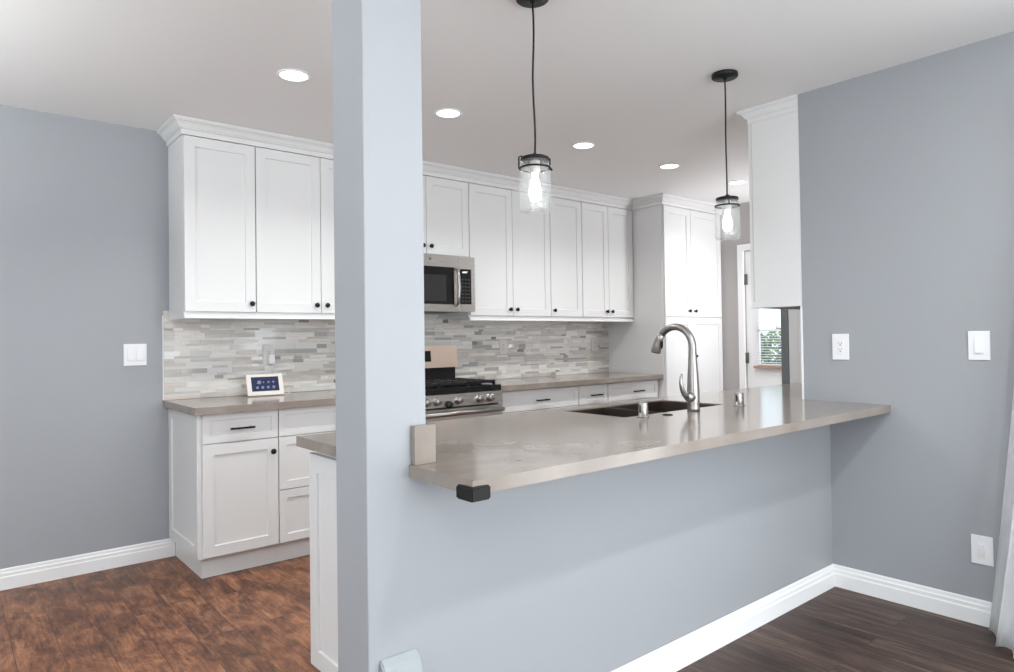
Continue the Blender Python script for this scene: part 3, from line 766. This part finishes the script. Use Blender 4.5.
# ------------------------------------------------------------------ pendants
def pendant(x, y, label, ztop_c, flip):
    t = thing('pendant_light', label, 'pendant lamp', (x, y, CZ), 'glass jar pendants over the peninsula')
    bm = BM(); lathe(bm, [(0.0, 0.0), (0.060, 0.0), (0.060, -0.002), (0.060, -0.016), (0.057, -0.019), (0.010, -0.020), (0.008, -0.028), (0.0, -0.028)], (x, y, CZ-0.0005), 'z', 36); obj('canopy', bm, black, t)
    zj = 1.703

    def sq(bm):
        for v in bm.verts: v.co.z = zj+(v.co.z-zj)*0.90
        return bm

    bm = BM()
    amp = 0.004 if not flip else 0.0015
    sweep(bm, [(x + amp*math.sin(i*0.9), y, CZ-0.026-(CZ-0.026-(zj+0.234*0.90))*i/10) for i in range(11)], 0.0036, 10); obj('cord', bm, black, t)
    # cap
    bm = BM(); lathe(bm, [(0.0, 0.238), (0.007, 0.238), (0.009, 0.222), (0.014, 0.219), (0.046, 0.223), (0.0515, 0.220), (0.0515, 0.2085), (0.0, 0.2085)], (x, y, zj), 'z', 36); obj('cap', sq(bm), black, t)
    # bail: wire loop around the neck and up over one side
    bm = BM()
    sweep(bm, [(x+0.0545*math.cos(2*PI*k/32), y+0.0545*math.sin(2*PI*k/32), zj+0.178) for k in range(33)], 0.0042, 8)
    dx, dy = (Vector((0.7675, -0.641)) if not flip else Vector((-0.05, -1.0)))*0.0575
    if not flip:
        sweep(bm, [(x-dx, y-dy, zj+0.177), (x-dx, y-dy, zj+0.224), (x-dx*0.9, y-dy*0.9, zj+0.228), (x, y, zj+0.222)], 0.003, 8)
        sweep(bm, [(x, y, zj+0.224), (x+dx*0.85, y+dy*0.85, zj+0.220), (x+dx*0.95, y+dy*0.95, zj+0.214), (x+dx*0.95, y+dy*0.95, zj+0.190)], 0.003, 8)
        sweep(bm, [(x+dx*0.95, y+dy*0.95, zj+0.180), (x+dx*1.08, y+dy*1.08, zj+0.168)], 0.004, 8)
    else:
        d1 = Vector((-0.6, -0.55))*0.065
        sweep(bm, [(x+d1.x*0.85, y+d1.y*0.85, zj+0.177), (x+d1.x*0.85, y+d1.y*0.85, zj+0.226), (x, y, zj+0.230)], 0.003, 8)
    obj('wire_bail', sq(bm), black, t)
    # jar: outer and inner wall, closed bottom, open neck
    outer = [(0.0, 0.0), (0.045, 0.0), (0.053, 0.004), (0.057, 0.012), (0.0575, 0.03), (0.0575, 0.150), (0.056, 0.163), (0.0505, 0.174), (0.0495, 0.180), (0.0495, 0.208)]
    inner = [(r-0.003, max(h, 0.006)) for r, h in reversed(outer[1:])] + [(0.0, 0.006)]
    bm = BM(); lathe(bm, outer+inner, (x, y, zj), 'z', 40); obj('glass_jar', sq(bm), jarglass, t)
    bm = BM(); lathe(bm, [(0.0, 0.208), (0.019, 0.208), (0.0195, 0.165), (0.017, 0.158), (0.0, 0.158)], (x, y, zj), 'z', 24); sk_ = obj('socket', sq(bm), mat('socket_ceramic', (0.75, 0.72, 0.68), 0.4), t)
    bm = BM(); lathe(bm, [(0.0, 0.042), (0.010, 0.044), (0.018, 0.054), (0.022, 0.070), (0.0225, 0.086), (0.019, 0.108), (0.013, 0.135), (0.0115, 0.150), (0.0115, 0.1575), (0.0, 0.1578)], (x, y, zj), 'z', 28); obj('bulb', sq(bm), bulbglass, t)
    pl = bpy.data.lights.new('pendant_lamp', 'POINT'); pl.energy = 15; pl.shadow_soft_size = 0.024; pl.color = (0.96, 0.985, 0.96)
    po = bpy.data.objects.new('pendant_lamp', pl); COL.objects.link(po); po.location = (x, y, zj+0.076)
    return t


pendant(1.650, 1.805, 'clear glass jar pendant on black cord, nearer the column', 0, False)
pendant(2.866, 1.788, 'clear glass jar pendant on black cord, nearer the hanging cabinet', 0, True)

# recessed lights
RL = [(1.270, 3.047, 'round recessed downlight nearest the left wall, alone left of the column'),
      (2.146, 3.045, 'round recessed downlight just right of the column'),
      (3.200, 3.030, 'round recessed downlight between the two pendant cords, nearer the left one'),
      (4.095, 3.022, 'round recessed downlight in front of the tall pantry'),
      (4.979, 3.010, 'round recessed downlight farthest away, behind the right pendant')]
for x, y, lab in RL:
    t = thing('recessed_light', lab, 'ceiling light', (x, y, CZ), 'recessed ceiling lights over the kitchen')
    bm = BM(); lathe(bm, [(0.062, -0.001), (0.075, -0.0005), (0.078, -0.003), (0.074, -0.006), (0.064, -0.006), (0.062, -0.003), (0.062, -0.001)], (x, y, CZ), 'z', 40); obj('trim_ring', bm, trimw, t)
    bm = BM(); lathe(bm, [(0.0, -0.0035), (0.061, -0.0035), (0.0615, -0.001), (0.0, -0.001)], (x, y, CZ), 'z', 40); obj('lens', bm, lens, t)
    area('recessed_lamp', (x, y, CZ-0.008), (0, 0, 0), 0.12, 0.12, 6.5, (0.98, 0.98, 0.96), 'DISK', math.radians(138))

# unseen globe and uplighters, added to brighten the ceiling and fill the room
t = thing('fill_globe', 'white glass globe pendant over the dining area, unseen, added to light the ceiling', 'pendant lamp', (1.9, -0.3, CZ))
bm = BM(); lathe(bm, [(0.0, 0.0), (0.06, 0.0), (0.06, -0.02), (0.004, -0.024), (0.004, -0.33), (0.0, -0.33)], (1.9, -0.3, CZ-0.0005), 'z', 24); obj('stem', bm, black, t)
bm = BM(); lathe(bm, [(0.0, -0.15)] + [(0.15*math.sin(PI*k/16), -0.15*math.cos(PI*k/16)) for k in range(1, 16)] + [(0.0, 0.15)], (1.9, -0.3, CZ-0.47), 'z', 32)
obj('globe', bm, mat('fill_globe_glass', (1, 1, 1), 0.4, emit=(1, 0.97, 0.94), es=4), t)
pl = bpy.data.lights.new('fill_globe_lamp', 'POINT'); pl.energy = 55; pl.shadow_soft_size = 0.152; pl.color = (0.96, 0.99, 0.98)
po = bpy.data.objects.new('fill_globe_lamp', pl); COL.objects.link(po); po.location = (1.9, -0.3, CZ-0.47)
t = thing('fill_torchiere', 'white torchiere floor lamp shining on the ceiling, unseen, added to fill the room', 'floor lamp', (-0.6, -0.6, 0))
bm = BM(); lathe(bm, [(0.0, 0.0), (0.14, 0.0), (0.14, 0.02), (0.012, 0.03), (0.012, 1.70), (0.0, 1.70)], (-0.6, -0.6, 0), 'z', 24); obj('pole', bm, plastic, t)
bm = BM(); lathe(bm, [(0.02, 1.7005), (0.16, 1.80), (0.155, 1.805), (0.02, 1.71), (0.0, 1.71)], (-0.6, -0.6, 0), 'z', 32); obj('bowl', bm, plastic, t)
area('fill_torchiere_bulb', (-0.6, -0.6, 1.80), (PI, 0, 0), 0.25, 0.25, 82, (0.94, 0.995, 1.0), 'DISK')
t = thing('fill_torchiere', 'white torchiere floor lamp against the far left of the kitchen, unseen, added to brighten the kitchen', 'floor lamp', (-1.3, 3.0, 0))
bm = BM(); lathe(bm, [(0.0, 0.0), (0.14, 0.0), (0.14, 0.02), (0.012, 0.03), (0.012, 1.70), (0.0, 1.70)], (-1.3, 3.0, 0), 'z', 24); obj('pole', bm, plastic, t)
bm = BM(); lathe(bm, [(0.02, 1.7005), (0.16, 1.80), (0.155, 1.805), (0.02, 1.71), (0.0, 1.71)], (-1.3, 3.0, 0), 'z', 32); obj('bowl', bm, plastic, t)
area('fill_torchiere_bulb', (-1.3, 3.0, 1.80), (PI, 0, 0), 0.25, 0.25, 78, (0.94, 0.995, 1.0), 'DISK')
for x, y in ((1.3, 0.1), (2.5, 0.1)):  # unseen downlights, added to light the dining side and shade under the overhang
    t = thing('recessed_light', 'round recessed downlight over the dining area, unseen, added for the shade under the counter', 'ceiling light', (x, y, CZ), 'added recessed lights over the dining area')
    bm = BM(); lathe(bm, [(0.062, -0.001), (0.075, -0.0005), (0.078, -0.003), (0.074, -0.006), (0.064, -0.006), (0.062, -0.003), (0.062, -0.001)], (x, y, CZ), 'z', 40); obj('trim_ring', bm, trimw, t)
    bm = BM(); lathe(bm, [(0.0, -0.0035), (0.061, -0.0035), (0.0615, -0.001), (0.0, -0.001)], (x, y, CZ), 'z', 40); obj('lens', bm, lens, t)
    area('recessed_lamp', (x, y, CZ-0.008), (0, 0, 0), 0.12, 0.12, 14, (0.97, 0.99, 0.98), 'DISK')


# ------------------------------------------------------------------ wall plates
stonep = mat('pale_grey_plastic', (0.62, 0.60, 0.58), 0.4)


def plate(name, label, cat, wall, a, z, w_, h, kind, group=None):
    """wall 'n': a = x on the back wall (splash offset), 'r': a = y on the right wall."""
    off = {'n': YB, 's': YB-0.0105, 'r': XR}[wall]
    t = thing(name, label, cat, (a, off, z) if wall != 'r' else (off, a, z), group)

    def bx(bm, u0, u1, d0, d1, z0, z1, bev=0.0):
        if wall == 'r': box(bm, off-d1, off-d0, a-u1, a-u0, z+z0, z+z1, bev)
        else: box(bm, a+u0, a+u1, off-d1, off-d0, z+z0, z+z1, bev)
    bm = BM(); bx(bm, -w_/2, w_/2, 0.0005, 0.006, -h/2, h/2, 0.002); pm = stonep if wall == 's' else plastic; obj('plate', bm, pm, t)
    if kind == 'rocker2': us = (-0.023, 0.023)
    else: us = (0.0,)
    for u in us:
        if kind.startswith('rocker') or kind == 'dimmer':
            bm = BM(); bx(bm, u-0.0165, u+0.0165, 0.0061, 0.0085, -0.0335, 0.0335, 0.0006); sw = obj('frame', bm, plastic, t)
            bm = BM()
            prof = [(0.0086, -0.031), (0.0135, -0.031), (0.0086, 0.031)]
            if wall == 'r': prism(bm, [(off-d, z+zz) for d, zz in prof], 'y', a-u-0.0145, a-u+0.0145)
            else: prism(bm, [(off-d, z+zz) for d, zz in prof], 'x', a+u-0.0145, a+u+0.0145)
            obj('rocker', bm, plastic, sw)
        if kind in ('outlet', 'decora_blank'):
            bm = BM(); bx(bm, u-0.0165, u+0.0165, 0.0061, 0.0080, -0.0335, 0.0335, 0.0006); so = obj('socket', bm, pm, t)
            for zz in (0.016, -0.016):
                bm = BM()
                for du in (-0.0065, 0.0065): bx(bm, u+du-0.0012, u+du+0.0012, 0.0081, 0.0084, zz, zz+0.007)
                bx(bm, u-0.0028, u+0.0028, 0.0081, 0.0084, zz-0.009, zz-0.0045); obj('slots', bm, darkslot, so)
        if kind == 'cable':
            bm = BM(); bx(bm, u-0.0165, u+0.0165, 0.0061, 0.0080, -0.0335, 0.0335, 0.0006); so = obj('insert', bm, plastic, t)
            bm = BM(); bx(bm, u-0.012, u+0.012, 0.0081, 0.0105, -0.028, -0.004, 0.001); obj('port', bm, cream, so)
            bm = BM(); bx(bm, u-0.012, u+0.012, 0.0081, 0.0105, 0.002, 0.026, 0.001); obj('port', bm, plastic, so)
    return t


plate('light_switch', 'white double rocker switch on the blue wall left of the backsplash', 'switch', 'n', 0.857, 1.185, 0.118, 0.124, 'rocker2')
plate('wall_outlet', 'pale grey outlet on the backsplash above the display, with a charger in it', 'outlet', 's', 1.622, 1.165, 0.074, 0.130, 'outlet')
plate('wall_outlet', 'pale outlet on the backsplash just right of the gas range', 'outlet', 's', 3.577, 1.178, 0.080, 0.118, 'outlet')
plate('wall_outlet', 'pale outlet on the backsplash near the tall pantry', 'outlet', 's', 4.683, 1.180, 0.082, 0.118, 'outlet')
plate('wall_outlet', 'white outlet on the right wall above the end of the counter', 'outlet', 'r', 1.516, 1.186, 0.080, 0.127, 'outlet')
plate('light_switch', 'single white rocker switch on the right wall near the curtain', 'switch', 'r', 0.934, 1.192, 0.080, 0.124, 'rocker')
plate('wall_jack', 'white wall plate low on the right wall near the curtain', 'wall plate', 'r', 0.941, 0.319, 0.080, 0.122, 'cable')

# charger block plugged into the splash outlet
bm = BM(); box(bm, 1.612, 1.650, YB-0.050, YB-0.0190, 1.105, 1.165, 0.004); chg = obj('charger', bm, plastic); tag(chg, 'white charger block plugged into the backsplash outlet above the display', 'charger')

# smart display on the counter
sd = thing('smart_display', 'cream tabletop display with a lit dark blue screen on the left counter', 'display', (1.565, 4.2, CT))
tilt = math.radians(-20)
MD = Matrix.Translation((1.548, 4.175, CT+0.002)) @ Matrix.Rotation(math.radians(-4), 4, 'Z') @ Matrix.Rotation(tilt, 4, 'X')


def tbox(x0, x1, y0, y1, z0, z1, m, name, parent, bev=0.0):
    bm = BM(); box(bm, x0, x1, y0, y1, z0, z1, bev); bmesh.ops.transform(bm, matrix=MD, verts=bm.verts[:]); return obj(name, bm, m, parent)


W2 = 0.111
tbox(-W2, W2, 0.0, 0.016, 0.004, 0.142, cream, 'case', sd, 0.006)
sc_ = tbox(-0.083, 0.083, -0.0012, -0.0001, 0.030, 0.122, screenm, 'screen', sd)
for ix, iz, r in ((-0.036, 0.087, 0.0125), (-0.010, 0.087, 0.005), (0.020, 0.087, 0.007), (0.050, 0.087, 0.007), (-0.050, 0.054, 0.009), (-0.018, 0.054, 0.009), (0.016, 0.054, 0.009), (0.050, 0.054, 0.009)):
    bm = BM(); lathe(bm, [(0.0, 0.0004), (r, 0.0004), (r, 0)], (ix, -0.0013, iz), 'y', 16, -1); bmesh.ops.transform(bm, matrix=MD, verts=bm.verts[:]); obj('icon', bm, iconm, sc_)
bm = BM(); prism(bm, [(4.19, CT+0.0006), (4.265, CT+0.0006), (4.235, CT+0.08), (4.205, CT+0.08)], 'x', 1.50, 1.62); obj('stand', bm, cream, sd)
bm = BM(); sweep(bm, [(1.64, 4.215, CT+0.012), (1.68, 4.20, CT+0.004), (1.72, 4.22, CT+0.004), (1.73, 4.29, CT+0.004), (1.70, 4.325, CT+0.03), (1.66, 4.33, CT+0.12), (1.637, 4.312, 1.09), (1.632, 4.31, 1.1045)], 0.0022, 8)
obj('power_cord', bm, plastic, sd)

# ------------------------------------------------------------------ curtain at the right edge
cu = thing('curtain', 'long white pleated curtain at the right edge by the right wall', 'curtain', (3.33, 0.6, 0))
bm = BM()
NU, NV = 90, 26; grid = []
for j in range(NV+1):
    v = j/NV; z = 0.012 + 2.2*v
    yedge = 0.725 + 0.18*(1-v)**1.35
    row = []
    for i in range(NU+1):
        u = i/NU
        amp = 0.022 + 0.012*(1-v)
        y = yedge - u*(0.62 + 0.10*(1-v)) + 0.008*math.sin(u*31*2+1)*(1-v)
        x = 3.350 - 0.19*(1-v)**2.5*math.sin(min(1, u*5)*PI*0.5) + amp*math.sin(u*2*PI*9) - 0.01
        if i == 0: x = 3.375
        row.append(bm.verts.new((min(x, 3.395), y, z)))
    grid.append(row)
for j in range(NV):
    for i in range(NU):
        f = bm.faces.new((grid[j][i], grid[j][i+1], grid[j+1][i+1], grid[j+1][i])); f.smooth = True
bmesh.ops.solidify(bm, geom=bm.faces[:], thickness=0.002)
obj('cloth', bm, curtm, cu)
cr_ = thing('curtain_rod', 'black curtain rod above the glass door', 'curtain rod', (XR, -0.6, 2.23))
bm = BM(); cyl(bm, (3.345, -1.9, 2.235), (3.345, 0.66, 2.235), 0.011, seg=16); obj('rod', bm, black, cr_)
for y in (-1.85, 0.60):
    bm = BM(); cyl(bm, (3.345, y, 2.235), (XR-0.0005, y, 2.235), 0.008, seg=12); obj('bracket', bm, black, cr_)

# glass door frame on the right wall, window frame behind the camera, added fill windows
bm = BM()
for a in ((-1.70, -1.64, 0, 2.1), (0.14, 0.2, 0, 2.1), (-0.78, -0.72, 0, 2.1), (-1.64, 0.14, 2.04, 2.1), (-1.64, 0.14, 0, 0.06)):
    box(bm, XR+0.03, XR+0.08, a[0], a[1], a[2], a[3])
struct('door_2', bm, trimw)
bm = BM()
for a in ((0.0, 0.05, 0.04, 2.3), (2.95, 3.0, 0.04, 2.3), (1.475, 1.525, 0.04, 2.3), (0.05, 2.95, 0.04, 0.09), (0.05, 2.95, 2.25, 2.3)):
    box(bm, a[0], a[1], -2.50, -2.45, a[2], a[3])
struct('window_1', bm, trimw)
bm = BM()
for a in ((-0.6, -0.55, 0.6, 2.2), (1.75, 1.8, 0.6, 2.2), (0.575, 0.625, 0.6, 2.2), (-0.55, 1.75, 0.6, 0.65), (-0.55, 1.75, 2.15, 2.2)):
    box(bm, -2.10, -2.06, a[0], a[1], a[2], a[3])
struct('added_window_left', bm, trimw)  # frame of the added left fill window
bm = BM()
for a in ((5.28, 5.31, 1.0, 2.1), (5.73, 5.76, 1.0, 2.1), (5.31, 5.73, 1.0, 1.03), (5.31, 5.73, 2.07, 2.1)):
    box(bm, a[0], a[1], 1.62, 1.70, a[2], a[3])
struct('added_window_kitchen', bm, trimw)  # frame of the unseen window added past the refrigerator for kitchen light
